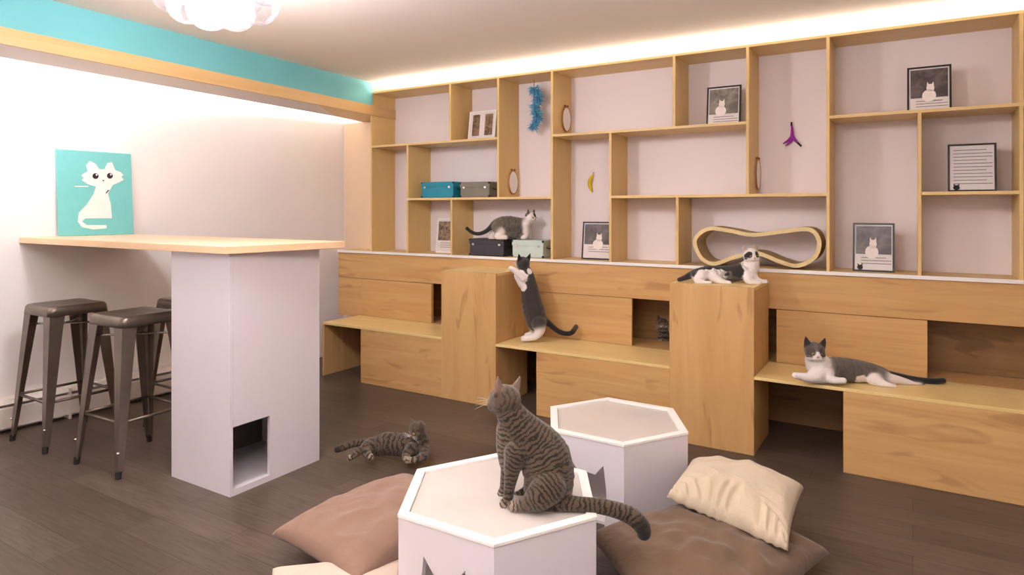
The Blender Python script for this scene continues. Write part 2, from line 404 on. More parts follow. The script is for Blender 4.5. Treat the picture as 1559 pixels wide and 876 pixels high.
# ------------------------------------------------------------------ bar stools
def make_stool(loc, rz, label):
    t = thing('bar_stool', label, 'stool', loc, rz, 'metal bar stools at the counter')
    H, a, f = .80, .145, .205
    bm = B()      # pressed seat: rounded square pan
    def rsq(h, r, z, n=6):
        out = []
        for cxs, cys, a0 in ((1, 1, 0), (-1, 1, 90), (-1, -1, 180), (1, -1, 270)):
            for k in range(n+1):
                th = math.radians(a0+90*k/n); out.append(Vector((cxs*(h-r)+r*math.cos(th), cys*(h-r)+r*math.sin(th), z)))
        return out
    rings = [rsq(.165, .035, H-.055), rsq(.160, .035, H-.014), rsq(.152, .035, H-.003), rsq(.140, .03, H), rsq(.10, .03, H-.004), rsq(.03, .02, H-.006)]
    vr = [[bm.verts.new(p) for p in r] for r in rings]; n = len(rings[0])
    for i in range(len(vr)-1):
        for k in range(n): bm.faces.new([vr[i][k], vr[i][(k+1) % n], vr[i+1][(k+1) % n], vr[i+1][k]])
    bm.faces.new(vr[-1])
    st = obj('seat', bm, steel, t, world=False, smooth=True)
    so = st.modifiers.new('s', 'SOLIDIFY'); so.thickness = .003
    for sx in (-1, 1):
        for sy in (-1, 1):
            # folded channel leg, wide at the top and tapering down
            bm = B(); top = Vector((sx*.155, sy*.155, H-.05)); bot = Vector((sx*f, sy*f, .03))
            secs = []
            for tt in (0, .12, .5, 1):
                c = top.lerp(bot, tt); w = .075*(1-tt)**1.0+.028*tt; w = .078 if tt == 0 else w
                th = .006
                prof = [(0, 0), (-w, 0), (-w, -th), (-w*.3, -.008), (-.008, -w*.3), (-th, -w), (0, -w)]
                secs.append([bm.verts.new(c+Vector((sx*p[0], sy*p[1], 0))) for p in prof])
            m = len(secs[0])
            for i in range(len(secs)-1):
                for k in range(m): bm.faces.new([secs[i][k], secs[i][(k+1) % m], secs[i+1][(k+1) % m], secs[i+1][k]])
            bm.faces.new(secs[0]); bm.faces.new(secs[-1][::-1])
            lg = obj('leg', bm, steel, t, world=False, bevel=.002)
            obj('foot', tube(B(), [(sx*(f-.010), sy*(f-.010), .036), (sx*(f-.007), sy*(f-.007), 0)], [.016, .014], 10), rubber, lg, world=False)
            obj('rivet', ball(B(), (sx*(f-.004), sy*(f-.004), .13), .008, 2), chrome, lg, world=False, smooth=True)
    def lp(sx, sy, z):
        tt = (H-.05-z)/(H-.08); c = Vector((sx*.155, sy*.155, H-.05)).lerp(Vector((sx*f, sy*f, .03)), tt); return c-Vector((sx*.012, sy*.012, 0))
    for (p, q) in (((-1, -1), (1, -1)), ((1, -1), (1, 1)), ((1, 1), (-1, 1)), ((-1, 1), (-1, -1))):
        z = .27
        obj('footrest', tube(B(), [lp(*p, z), lp(*q, z)], .008, 8), steel, t, world=False, smooth=True)
    obj('cross_brace', tube(tube(B(), [lp(-1, -1, H-.12), lp(1, 1, H-.12)], .006), [lp(-1, 1, H-.12), lp(1, -1, H-.12)], .006), chrome, t, world=False)
    return t
st = make_stool((-4.30, 1.955, 0), 0, 'gunmetal metal bar stool nearest the left wall')
copy_tree(st, None, (-3.60, 1.975, 0), .02, 'gunmetal metal bar stool in front, standing right beside the white pillar')
copy_tree(st, None, (-3.88, 2.50, 0), 0, 'gunmetal metal bar stool at the back, half hidden behind the stool beside the pillar')

# ------------------------------------------------------------------ hexagonal tables
HT = .36
def hexa(c, R, a0, label, doors, group):
    t = thing('hexagonal_table', label, 'table', (c[0], c[1], 0), 0, group)
    V = [Vector((c[0]+R*math.cos(a0+k*PI/3), c[1]+R*math.sin(a0+k*PI/3), 0)) for k in range(6)]
    C0 = Vector((c[0], c[1], 0)); th = .018
    for k in range(6):
        A, Bv = V[k], V[(k+1) % 6]; e = (Bv-A).normalized(); L = (Bv-A).length
        nin = (C0-(A+Bv)/2).normalized()*th
        sh = th*math.tan(PI/6)
        def P(s, z): return A+e*s+UP*z
        if k in doors:
            m = L/2
            out = [(0, 0), (m-.085, 0), (m-.095, .10), (m-.092, .165), (m-.080, .262), (m-.040, .215), (m, .22), (m+.040, .215), (m+.080, .262), (m+.092, .165), (m+.095, .10), (m+.085, 0), (L, 0), (L, HT-.001), (0, HT-.001)]
        else: out = [(0, 0), (L, 0), (L, HT-.001), (0, HT-.001)]
        bm = B(); n = len(out)
        a = [bm.verts.new(P(s, z)) for s, z in out]
        b = [bm.verts.new(P(min(max(s, sh), L-sh), z)+nin) for s, z in out]
        f1 = bm.faces.new(a); f2 = bm.faces.new(b[::-1])
        for i in range(n): bm.faces.new([a[i], a[(i+1) % n], b[(i+1) % n], b[i]])
        f1.normal_update(); f2.normal_update(); bmesh.ops.triangulate(bm, faces=[f1, f2], ngon_method='EAR_CLIP')
        obj('side_panel', bm, white_gloss, t, label='white side with a cat head shaped doorway' if k in doors else None)
    # rim frame
    def hexpts(r, z): return [Vector((c[0]+r*math.cos(a0+k*PI/3), c[1]+r*math.sin(a0+k*PI/3), z)) for k in range(6)]
    bm = B(); rs = [hexpts(R-.0005, HT-.02), hexpts(R+.002, HT-.02), hexpts(R+.002, HT), hexpts(R-.036, HT), hexpts(R-.036, HT-.03), hexpts(R-.03, HT-.03)]
    rs = [hexpts(R+.003, HT-.001), hexpts(R+.003, HT+.010), hexpts(R-.036, HT+.010), hexpts(R-.036, HT-.03), hexpts(R-.022, HT-.03), hexpts(R-.022, HT-.001)]
    vr = [[bm.verts.new(p) for p in r] for r in rs]
    for i in range(len(vr)):
        j = (i+1) % len(vr)
        for k in range(6): bm.faces.new([vr[i][k], vr[i][(k+1) % 6], vr[j][(k+1) % 6], vr[j][k]])
    obj('rim', bm, white_frame, t, bevel=.0015)
    obj('clear_top', prism(B(), hexpts(R-.037, HT-.005), (0, 0, .006)), top_pane, t)
    obj('inner_floor', prism(B(), hexpts(R-.024, .001), (0, 0, .012)), card_m, t)
    return t
# centres come from the measured corner positions
HA = (-1.232, 1.934); HB = (-1.195, 2.889)
hexa(HA, .367, math.radians(180), 'white hexagonal cat box table in front with the tabby cat sitting on its clear top', (1,), 'white hexagonal tables')
hexa(HB, .347, math.radians(178.4), 'white hexagonal cat box table behind, empty, beside the stacked floor cushions', (1,), 'white hexagonal tables')

# ------------------------------------------------------------------ cushions
def cushion(name, label, c, h, mat, seed, wr=.010, pinch=.12, sag=.5, n=72, hb=.5, gather=0):
    """c: four corner points in order, h: half height above the seam"""
    A, Bc, C_, D_ = [Vector(p) for p in c]
    bm = B(); grid = {}
    ctr_ = (A+Bc+C_+D_)/4
    nz = ((Bc-A).cross(D_-A)).normalized()
    if nz.z < 0: nz = -nz
    for side in (1, -1):
        for i in range(n+1):
            for j in range(n+1):
                edge = i in (0, n) or j in (0, n)
                if side == -1 and edge: grid[(-1, i, j)] = grid[(1, i, j)]; continue
                s = -1+2*i/n; t = -1+2*j/n
                # pincushion outline
                ps = s*(1-pinch*(1-t*t)*abs(s)**2); pt = t*(1-pinch*(1-s*s)*abs(t)**2)
                a, b = (ps+1)/2, (pt+1)/2
                p = A*(1-a)*(1-b)+Bc*a*(1-b)+C_*a*b+D_*(1-a)*b
                w = max(0, (1-s*s)*(1-t*t))
                prof = w**.35
                q = p*4+Vector((seed*3.1, seed, 0))
                crease = noise.noise(q*1.4)*.6+noise.noise(q*3.2)*.45+(.5-abs(noise.noise(q*2.4+Vector((9, 1, 4)))))*.5
                ed = max(abs(s), abs(t))
                g = 0
                if gather:
                    tang = s if abs(t) > abs(s) else t
                    g = math.sin(tang*30+noise.noise(q*2)*6)*gather*max(0, ed-.35)/.65*(1-ed)**.35*(1 if t < -abs(s)*.6 else 0)*min(1, max(0, (-t-abs(s)*.6)*3))
                hh = (h if side == 1 else -h*hb)*prof
                if side == 1: hh *= 1+sag*.25*noise.noise(p*3+Vector((seed, 0, 0)))
                p = p+nz*(hh+(wr*crease*min(1, w*3)+g)*(1 if side == 1 else .4))
                p.z = max(p.z, .004)
                grid[(side, i, j)] = bm.verts.new(p)
    for side in (1, -1):
        for i in range(n):
            for j in range(n):
                q = [grid[(side, i, j)], grid[(side, i+1, j)], grid[(side, i+1, j+1)], grid[(side, i, j+1)]]
                bm.faces.new(q if side == 1 else q[::-1])
    o = obj(name, bm, mat, smooth=True)
    return setp(o, label, 'cushion', 'floor cushions round the tables')
cushion('floor_cushion', 'brown floor cushion leaning against the left side of the front table',
        [rd(-.925, 2.53, .10), rd(-.525, 2.20, .085), rd(-.16, 2.76, .08), rd(-.50, 3.10, .09)], .11, fab_brown, 1, wr=.022, hb=.4, pinch=.06)
cushion('floor_cushion', 'pale cream floor cushion at the bottom edge, under the brown cushion',
        [rd(-.86, 2.36, .06), rd(-.70, 1.72, .06), rd(-.385, 1.80, .06), rd(-.385, 2.42, .06)], .055, fab_cream2, 2, wr=.012, hb=.9, pinch=.05)
cushion('floor_cushion', 'large dark taupe floor cushion lying right of the front table under a cream one',
        [rd(.295, 2.52, .10), rd(.50, 1.80, .05), rd(1.17, 2.42, .085), rd(.84, 2.84, .06)], .115, fab_taupe, 3, wr=.035, hb=.3, pinch=.05)
cushion('floor_cushion', 'light cream gathered cushion lying on top of the large taupe cushion',
        [rd(.60, 2.55, .235), rd(.95, 2.26, .175), rd(1.19, 2.68, .215), rd(.80, 2.93, .225)], .10, fab_cream, 4, wr=.020, hb=.3, pinch=.05, gather=.03)

# ------------------------------------------------------------------ things on the shelves
def onY(u, v, y):
    d = FW + RT*((u-CX)/FPX) + UP*(-(v-HY)/FPX); k = y/d.y; return EYE+d*k
def frame(label, u0, v0, u1, v1, y, zb, ph, kind='photo', frm=None, card=.30, top=.03, cat=(.5, .4), split=False, logo=False, name='photo_frame'):
    p0 = onY(u0, v1, y); p1 = onY(u1, v1, y); x0, x1 = p0.x, p1.x
    zt = onY((u0+u1)/2, v0, y).z; w = x1-x0; h = zt-zb
    t = thing(name, label, 'picture', ((x0+x1)/2, y, zb)); frm = frm or black_frame; fw = .010
    lean = .03; n_ = 'frame_border'
    def q(a, b, off=0): return Vector((x0+w*a, y+lean*b-off, zb+h*b))
    bm = B()
    for (a0, a1, b0, b1) in ((0, fw/w, 0, 1), (1-fw/w, 1, 0, 1), (fw/w, 1-fw/w, 0, fw/h), (fw/w, 1-fw/w, 1-fw/h, 1)):
        prism(bm, [q(a0, b0), q(a1, b0), q(a1, b1), q(a0, b1)], (0, .014, 0))
    obj(n_, bm, frm, t)
    bm = B(); prism(bm, [q(.02, .02, -.004), q(.98, .02, -.004), q(.98, .98, -.004), q(.02, .98, -.004)], (0, .006, 0)); cd = obj('card', bm, card_m, t)
    ex, ez = fw/w, fw/h
    if kind == 'photo':
        bm = B()
        spans = [(ex+.03, 1-ex-.03)] if not split else [(.14, .40), (.60, .88)]
        for a0, a1 in spans: prism(bm, [q(a0, card, -.001), q(a1, card, -.001), q(a1, 1-ez-top, -.001), q(a0, 1-ez-top, -.001)], (0, .003, 0))
        pr = obj('photo_print', bm, ph, t)
        if cat and not split:
            ca, cb = cat; bm = B()
            # little sitting cat: body, head, ears
            def circ(a, b, ra, rb, n=14): return [q(a+ra*math.cos(2*PI*k/n), b+rb*math.sin(2*PI*k/n), .0005) for k in range(n)]
            prism(bm, circ(ca, cb, .16, .14), (0, .001, 0)); prism(bm, circ(ca+.03, cb+.17, .09, .09), (0, .001, 0))
            prism(bm, [q(ca-.05, cb+.22, .0005), q(ca-.0, cb+.25, .0005), q(ca-.04, cb+.31, .0005)], (0, .001, 0))
            prism(bm, [q(ca+.06, cb+.25, .0005), q(ca+.11, cb+.22, .0005), q(ca+.10, cb+.31, .0005)], (0, .001, 0))
            obj('pictured_cat', bm, motif_w, pr)
        rows = [card-.08, card-.14, card-.20] if card > .25 and not split else []
    else: rows = [.86-.07*k for k in range(11)]
    if rows:
        bm = B()
        for k, b in enumerate(rows):
            a1 = .92 if k % 3 else .8
            prism(bm, [q(.2 if kind == 'photo' else .12, b, -.002), q(a1, b, -.002), q(a1, b+.014, -.002), q(.2 if kind == 'photo' else .12, b+.014, -.002)], (0, .001, 0))
        obj('printed_lines', bm, ink, cd)
    if logo:
        bm = B(); prism(bm, [q(.18+.07*math.cos(k*PI/8), .085+.05*math.sin(k*PI/8), .0) for k in range(16)], (0, .001, 0))
        prism(bm, [q(.12, .12, .0), q(.17, .13, .0), q(.12, .165, .0)], (0, .001, 0)); prism(bm, [q(.19, .13, .0), q(.24, .12, .0), q(.24, .165, .0)], (0, .001, 0))
        obj('logo', bm, ink_d, cd)
    obj('easel_back', prism(B(), [q(.4, .0, -.016), q(.6, .0, -.016), q(.55, .7, -.016), q(.45, .7, -.016)], (0, .004, 0)), black_frame, t)
    return t
zz0, zz1, zz2 = Z0+T/2+.001, Z1+T/2+.001, Z2+T/2+.001
frame('narrow silver framed cat photo at the far left of the bottom shelf', 663, 333, 694, 386, 4.36, zz0, photo_brown, frm=white_frame, card=.36, top=.05, cat=None)
frame('black framed cat photo on the bottom shelf below the yellow feather', 885, 338, 934, 397, 4.33, zz0, photo_dark, card=.40)
frame('black framed cat photo on the upper shelf in the bay left of the purple toy', 1075, 130, 1127, 187, 4.30, zz2, photo_grey, card=.28, cat=(.42, .36))
frame('black framed photo of kittens on the top right shelf', 1381, 99, 1449, 163, 4.30, zz2, photo_dark, card=.30, cat=(.5, .34))
frame('black framed cat photo on the bottom shelf right of the cardboard scratcher', 1298, 340, 1362, 411, 4.30, zz0, photo_dark, card=.36, logo=True, cat=(.46, .40))
frame('black framed printed notice on the far right shelf', 1443, 218, 1518, 291, 4.32, zz1, photo_dark, kind='notice', logo=True, name='framed_notice')
t_ = frame('white folding double frame on the top shelf left of the blue feather toy', 712, 168, 753, 210, 4.33, zz2+.008, photo_brown, frm=white_frame, card=.16, top=.08, cat=None, split=True)

def storage_box(label, u0, u1, vtop, y, zb, mat, dark, depth=.20):
    x0 = onY(u0, 380, y).x; x1 = onY(u1, 380, y).x; zt = onY((u0+u1)/2, vtop, y).z
    t = thing('storage_box', label, 'box', ((x0+x1)/2, y+depth/2, zb), 0, 'storage boxes on the shelves')
    r = .006
    obj('box_body', box(B(), x0+.004, x1-.004, y+.003, y+depth-.003, zb, zt-.03), mat, t, bevel=r)
    obj('lid', box(B(), x0, x1, y, y+depth, zt-.045, zt), mat, t, bevel=r)
    bm = B()
    for xx in (x0+.03, x1-.05): box(bm, xx, xx+.02, y-.003, y+.002, zt-.052, zt-.036)
    obj('clasp', bm, chrome, t, bevel=.001)
    bm = B()
    for xx in (x0-.0005, x1-.012):
        for z in (zb+.002, zt-.016): box(bm, xx, xx+.0125, y-.0012, y+.012, z, z+.014)
    obj('corner_cap', bm, dark, t, bevel=.001)
    obj('handle', tube(B(), catmull([Vector((x1+.0005, y+.05, zt-.05)), Vector((x1+.010, y+.06, zt-.06)), Vector((x1+.010, y+.14, zt-.06)), Vector((x1+.0005, y+.15, zt-.05))], 4), .004, 6), dark, t, smooth=True)
bteal = plain('teal_board', S(18, 138, 162), .5); bgrey = plain('warm_grey_board', S(126, 120, 108), .55)
bdark = plain('charcoal_board', S(58, 56, 66), .5); bmint = plain('pale_mint_board', S(198, 212, 206), .5)
yb1 = 4.235
storage_box('teal storage box on the middle shelf beside the grey box', 641, 690, 277, yb1, zz1, bteal, plain('navy_corner', S(16, 40, 86), .5))
storage_box('grey storage box on the middle shelf beside the teal box', 700, 745, 277, yb1, zz1, bgrey, ink_d)
storage_box('charcoal storage box on the bottom shelf under the rump of the crouching cat', 714, 767, 364, yb1, zz0, bdark, ink_d)
storage_box('pale mint storage box on the bottom shelf under the front paws of the crouching cat', 779, 827, 366, yb1, zz0, bmint, ink_d)

# oval mirrors on upright sides
def oval(x, u, v, label, hh=.095, ww=.072):
    d = FW + RT*((u-CX)/FPX) + UP*(-(v-HY)/FPX); k = x/d.x; c = EYE+d*k
    t = thing('oval_mirror', label, 'mirror', tuple(c), 0, 'oval mirrors on the shelf uprights')
    el = lambda a, b, dx, n=28: [Vector((c.x+dx, c.y+a*math.cos(2*PI*k/n), c.z+b*math.sin(2*PI*k/n))) for k in range(n)]
    obj('mirror_glass', prism(B(), el(ww-.006, hh-.006, 0.0005), (.011, 0, 0)), white_frame, t)
    pts = el(ww-.005, hh-.005, .008); bm = tube(B(), pts+[pts[0]], .0055, 8, caps=False)
    obj('rim', bm, plain('amber_wood_rim', S(170, 112, 52), .4), t, smooth=True)
    obj('finial', ball(ball(B(), (c.x+.008, c.y-.02, c.z+hh+.004), .009, 2), (c.x+.008, c.y+.02, c.z+hh+.004), .009, 2), plain('amber_finial', S(150, 96, 44), .4), t, smooth=True)
oval(-2.680, 780, 278, 'small oval mirror with wooden rim on the upright beside the grey storage box')
oval(-2.218, 861, 182, 'small oval mirror with wooden rim near the top, right of the blue feather toy')
oval(-.859, 1152, 266, 'small oval mirror with wooden rim on the upright below the purple toy', .10, .072)

# hanging and pinned toys
def fluff(name, label, c, pts, r, n, mat, cat='toy'):
    t = thing(name, label, cat, tuple(c)); return t
blue_f = plain('blue_feather', S(108, 190, 230), .8, var=.15, scale=40)
fc = at(817, 160, 5.02)
t = thing('feather_toy', 'fluffy blue feather boa toy hanging from the top shelf', 'cat toy', tuple(fc))
bm = B(); rr = random.Random(3)
spine = catmull([at(813, 134, 5.02), at(820, 148, 5.02), at(814, 163, 5.02), at(819, 178, 5.02), at(812, 193, 5.02)], 10)
for p in spine:
    for k in range(14):
        d = Vector((rr.uniform(-1, 1), rr.uniform(-.7, .7), rr.uniform(-1, .6))).normalized(); L = rr.uniform(.035, .068)
        s = d.cross(Vector((rr.random(), rr.random(), rr.random()))).normalized()*.005
        q = p+d*L*.5; e = p+d*L+Vector((0, 0, -.008))
        v = [bm.verts.new(p), bm.verts.new(q+s), bm.verts.new(e), bm.verts.new(q-s)]; bm.faces.new(v)
obj('feathers', bm, blue_f, t)
obj('cord', tube(B(), [onY(813, 128, spine[0].y)+Vector((0, 0, .03)), spine[0], spine[-1]], .003, 6), plain('red_cord', S(170, 70, 70), .7), t)
t = thing('feather_toy', 'small curved yellow feather pinned on the white back wall above a photo', 'cat toy', tuple(onY(901, 280, 4.49)))
pts = catmull([onY(903, 266, 4.487), onY(899, 273, 4.482), onY(898, 282, 4.482), onY(902, 293, 4.487)], 6)
obj('feather', tube(B(), pts, [.003+.013*math.sin(PI*i/(len(pts)-1)) for i in range(len(pts))], 8), plain('yellow_feather', S(232, 196, 20), .7), t, smooth=True)
obj('quill', tube(B(), [pts[0], pts[0]+Vector((.004, .0, .02))], .002, 6), ink, t)
t = thing('octopus_toy', 'small purple three legged fabric toy pinned on the back wall', 'cat toy', tuple(onY(1204, 205, 4.49)))
pur = plain('purple_fabric', S(150, 26, 160), .7); bm = B()
c0 = onY(1206, 208, 4.485)
for pl in ([(1206, 208), (1206, 198), (1205, 187)], [(1206, 208), (1200, 214), (1192, 219)], [(1206, 208), (1212, 215), (1219, 222)], [(1206, 209), (1203, 216), (1196, 222)]):
    pp = catmull([onY(u, v, 4.482) for u, v in pl], 5); tube(bm, pp, [.012-.009*i/(len(pp)-1) for i in range(len(pp))], 8)
obj('toy_body', bm, pur, t, smooth=True)
obj('dark_tip', tube(B(), [onY(1205, 192, 4.480), onY(1205, 186, 4.480)], .0055), ink_d, t); obj('dark_tip', tube(B(), [onY(1214, 217, 4.480), onY(1220, 223, 4.480)], .0055), ink_d, t)

# cardboard scratcher lounge (closed wavy band)
def ring(pts, y0, y1, th):
    P = catmull([Vector((p.x, 0, p.z)) for p in pts], 10, True); n = len(P); bm = B(); rows = []
    for i, p in enumerate(P):
        tg = (P[(i+1) % n]-P[i-1]).normalized(); nn = Vector((tg.z, 0, -tg.x))
        a = p+nn*th/2; b = p-nn*th/2
        rows.append([bm.verts.new((a.x, y0, a.z)), bm.verts.new((b.x, y0, b.z)), bm.verts.new((b.x, y1, b.z)), bm.verts.new((a.x, y1, a.z))])
    for i in range(n):
        j = (i+1) % n
        for k in range(4):
            f = bm.faces.new([rows[i][k], rows[i][(k+1) % 4], rows[j][(k+1) % 4], rows[j][k]])
            if k in (0, 2): f.material_index = 1
    return bm
scp = [(1078, 349), (1112, 352), (1146, 358), (1190, 353), (1232, 350), (1247, 368), (1240, 392), (1214, 405), (1188, 399), (1152, 386), (1118, 392), (1087, 402), (1067, 392), (1058, 366)]
sc_y = 4.235
t = thing('cat_scratcher', 'wavy bone shaped cardboard scratcher lounge on the bottom shelf', 'scratcher', (-.95, sc_y+.11, zz0))
P3 = [onY(u, v, sc_y) for u, v in scp]
mz = min(p.z for p in P3); dz = zz0+.013-mz
P3 = [p+UP*dz for p in P3]
obj('cardboard_band', ring(P3, sc_y, sc_y+.22, .024), [cardboard, cb_edge], t, smooth=False)

# ------------------------------------------------------------------ bubble chandelier
cc = at(330, -8, 2.78)
ch = thing('bubble_chandelier', 'cloud of clear glass bubbles with lit bulbs on the ceiling', 'chandelier', tuple(cc))
rr = random.Random(11)
spots = [(-70, 0, 0, 28), (-45, 14, -.10, 30), (-12, 22, -.06, 32), (28, 26, .04, 31), (62, 14, -.08, 32), (74, -8, .1, 26), (5, 8, -.16, 34), (-30, 6, .14, 30), (40, 2, .16, 32),
         (-60, -22, -.1, 30), (-20, -26, -.14, 34), (25, -24, -.12, 34), (62, -26, .05, 30), (0, -30, .14, 34), (-50, -35, .1, 30), (45, -45, .0, 30), (-5, -50, 0, 32), (-78, -20, .04, 22), (12, 30, .1, 24)]
for (du, dv, dd, r) in spots:
    c = at(330+du, -8+dv, 2.78+dd); R_ = r/1000*2.78
    obj('bubble', ball(B(), c, R_, 4, (1, 1, .97)), bubble_m, ch, smooth=True)
for (du, dv, dd) in ((-40, -5, 0), (0, -10, .05), (42, -8, 0), (0, -15, -.08), (-15, 5, .05)):
    obj('bulb', ball(B(), at(330+du, -8+dv, 2.78+dd), .024, 3), bulb_m, ch, smooth=True)
obj('ceiling_rose', tube(B(), [(cc.x, cc.y, CEIL-.001), (cc.x, cc.y, CEIL-.03)], .09, 24), chrome, ch)
obj('stem', tube(B(), [(cc.x, cc.y, CEIL-.03), (cc.x, cc.y, cc.z)], .01, 10), chrome, ch)

# ------------------------------------------------------------------ cats
def fur_mat(name, dark, freq, stripe_amt=1.0, mott=.25):
    t = NT(name)
    a = t.n.new('ShaderNodeAttribute'); a.attribute_name = 'fur'
    s = t.n.new('ShaderNodeAttribute'); s.attribute_name = 'spine'
    nz = t.noise(t.coord(), 22, 3, .5)
    nf = t.noise(t.coord(), 75, 3, .6)
    ph = t.math('ADD', t.math('ADD', t.math('MULTIPLY', s.outputs['Fac'], freq), t.math('MULTIPLY', nz, 17.0)), t.math('MULTIPLY', nf, 5.0))
    sn = t.math('SINE', ph)
    n2 = t.noise(t.coord((1, 1, 1)), 38, 2)
    m = t.ramp(t.math('ADD', t.math('MULTIPLY', sn, .5), n2), [(.48, (0, 0, 0)), (.80, (1, 1, 1))])
    k = t.math('MULTIPLY', m, t.math('MULTIPLY', a.outputs['Alpha'], stripe_amt))
    c = t.mix(k, a.outputs['Color'], dark)
    fine = t.noise(t.coord((1, 1, 1)), 260, 3, .7)
    c = t.mix(mott, c, t.ramp(fine, [(.3, (.45, .45, .45)), (.7, (1.25, 1.25, 1.25))]), 'MULTIPLY')
    t.link(c, t.b.inputs['Base Color'])
    t.bump(fine, .5, .004)
    t.b.inputs['Sheen Weight'].default_value = .25
    return t.done(.85, 0, .15)
W_ = S(236, 226, 222)[:3]
class Cat:
    def __init__(s, D): s.D = D; s.zmin = None; s.zone = None; s.sph = []; s.cones = []; s.paint = []; s.feats = []
    def P(s, u, v, dd=0): return at(u, v, s.D+dd)
    def px(s, r): return r*s.D/1000
    def chain(s, nodes, stripes=1.0, flat=None):
        """nodes: (u, v, dd, r_px, colour)"""
        pts = [s.P(n[0], n[1], n[2]) for n in nodes]; rs = [s.px(n[3]) for n in nodes]; cs = [n[4] for n in nodes]
        if len(nodes) == 1: s.sph.append((pts[0], rs[0], cs[0], 0, Vector((0, 0, 1)), stripes)); return
        L = 0; k = 6
        for i in range(len(pts)-1):
            p0, p1, p2, p3 = pts[max(i-1, 0)], pts[i], pts[i+1], pts[min(i+2, len(pts)-1)]
            kk = max(2, int((p2-p1).length/(max(.003, min(rs[i], rs[i+1]))*.35)))
            for j in range(kk+(1 if i == len(pts)-2 else 0)):
                t = j/kk
                q = 0.5*((2*p1)+(-p0+p2)*t+(2*p0-5*p1+4*p2-p3)*t*t+(-p0+3*p1-3*p2+p3)*t**3)
                r = rs[i]*(1-t)+rs[i+1]*t; c = cs[i] if t < .5 else cs[i+1]
                s.sph.append((q, r, c, L+(p2-p1).length*t, (p2-p1).normalized(), stripes))
            L += (p2-p1).length
    def head(s, u, v, dd, rpx, face, up, cols, eyes=True, ear=1.0, eyecol=(.45, .42, .12), stripes=.6):
        """cols: dict skull, muzzle, cheek, ear"""
        c = s.P(u, v, dd); R = s.px(rpx); f = face.normalized(); upv = (up-f*up.dot(f)).normalized(); sd = f.cross(upv)
        def h(a, b, g): return c+sd*a*R+upv*b*R+f*g*R
        N = lambda p, r, cl, st=stripes: s.sph.append((p, r*R, cols[cl], (p-c).dot(sd), sd, st))
        N(h(0, .05, 0), .98, 'skull'); N(h(0, .15, -.25), .85, 'skull')
        N(h(.42, -.22, .28), .55, 'cheek', 0 if cols['cheek'] == W_ else stripes); N(h(-.42, -.22, .28), .55, 'cheek', 0 if cols['cheek'] == W_ else stripes)
        N(h(0, -.05, .62), .40, 'nose'); N(h(.16, -.30, .72), .30, 'muzzle', 0); N(h(-.16, -.30, .72), .30, 'muzzle', 0); N(h(0, -.48, .58), .26, 'muzzle', 0)
        for sg in (-1, 1):
            s.cones.append((h(sg*.58, .55, -.08), (upv*1.0+sd*sg*.34).normalized(), sd, f, .52*R, .95*R*ear, cols['ear']))
            if eyes:
                s.feats.append(('eye', h(sg*.36, .06, .80), R*.155, f))
        s.feats.append(('nose', h(0, -.16, 1.0), R*.11, f))
        s.hf = (c, R, f, upv, sd); s.h = h; s.R = R
    def build(s, name, label, mat, voxel=.004, smooth=6, base=None, eyecol=(.35, .38, .10)):
        bm = B()
        for (p, r, c, L, tg, st) in s.sph:
            bmesh.ops.create_icosphere(bm, subdivisions=2, radius=r, matrix=Matrix.Translation(p))
        for (p, ax, sd, f, w, h, c) in s.cones:
            # ear: flattened cone
            n = 10; ring_ = [bm.verts.new(p-ax*h*.25+sd*w*math.cos(2*PI*k/n)+f*w*.42*math.sin(2*PI*k/n)) for k in range(n)]
            mid = [bm.verts.new(p+ax*h*.45+sd*w*.62*math.cos(2*PI*k/n)+f*w*.28*math.sin(2*PI*k/n)) for k in range(n)]
            tip = [bm.verts.new(p+ax*h*.95+sd*w*.10*math.cos(2*PI*k/n)+f*w*.12*math.sin(2*PI*k/n)) for k in range(n)]
            for a, b in ((ring_, mid), (mid, tip)):
                for k in range(n): bm.faces.new([a[k], a[(k+1) % n], b[(k+1) % n], b[k]])
            bm.faces.new(ring_[::-1]); bm.faces.new(tip)
        bmesh.ops.recalc_face_normals(bm, faces=bm.faces[:])
        me = bpy.data.meshes.new('tmp'); bm.to_mesh(me); bm.free()
        o = bpy.data.objects.new('tmp', me); COL.objects.link(o)
        m = o.modifiers.new('r', 'REMESH'); m.mode = 'VOXEL'; m.voxel_size = voxel
        m2 = o.modifiers.new('s', 'SMOOTH'); m2.factor = .5; m2.iterations = smooth
        dg = bpy.context.evaluated_depsgraph_get(); ev = o.evaluated_get(dg)
        me2 = bpy.data.meshes.new_from_object(ev); bpy.data.objects.remove(o); bpy.data.meshes.remove(me)
        n = len(me2.vertices); V = np.empty(n*3); me2.vertices.foreach_get('co', V); V = V.reshape(-1, 3)
        prim = [(p, r, c, L, tg, st) for (p, r, c, L, tg, st) in s.sph]+[(p+ax*h*.4, h*.4, c, 0, ax, 0) for (p, ax, sd, f, w, h, c) in s.cones]
        C = np.array([list(p[0]) for p in prim]); Rr = np.array([p[1] for p in prim]); Cc = np.array([list(p[2])[:3] for p in prim])
        Ls = np.array([p[3] for p in prim]); Tg = np.array([list(p[4]) for p in prim]); St = np.array([p[5] for p in prim])
        col = np.zeros((n, 4)); sp = np.zeros(n)
        for a in range(0, n, 4000):
            v = V[a:a+4000]; d = np.linalg.norm(v[:, None, :]-C[None], axis=2)-Rr[None]
            i = d.argmin(1)
            dm = d[np.arange(len(v)), i]
            w = np.exp(-(d-dm[:, None])/.004); w /= w.sum(1, keepdims=True)
            col[a:a+4000, :3] = w @ Cc; col[a:a+4000, 3] = w @ St
            sp[a:a+4000] = Ls[i]+np.einsum('ij,ij->i', v-C[i], Tg[i])
        rr = np.array([noise.noise(Vector(v)*45) for v in V])
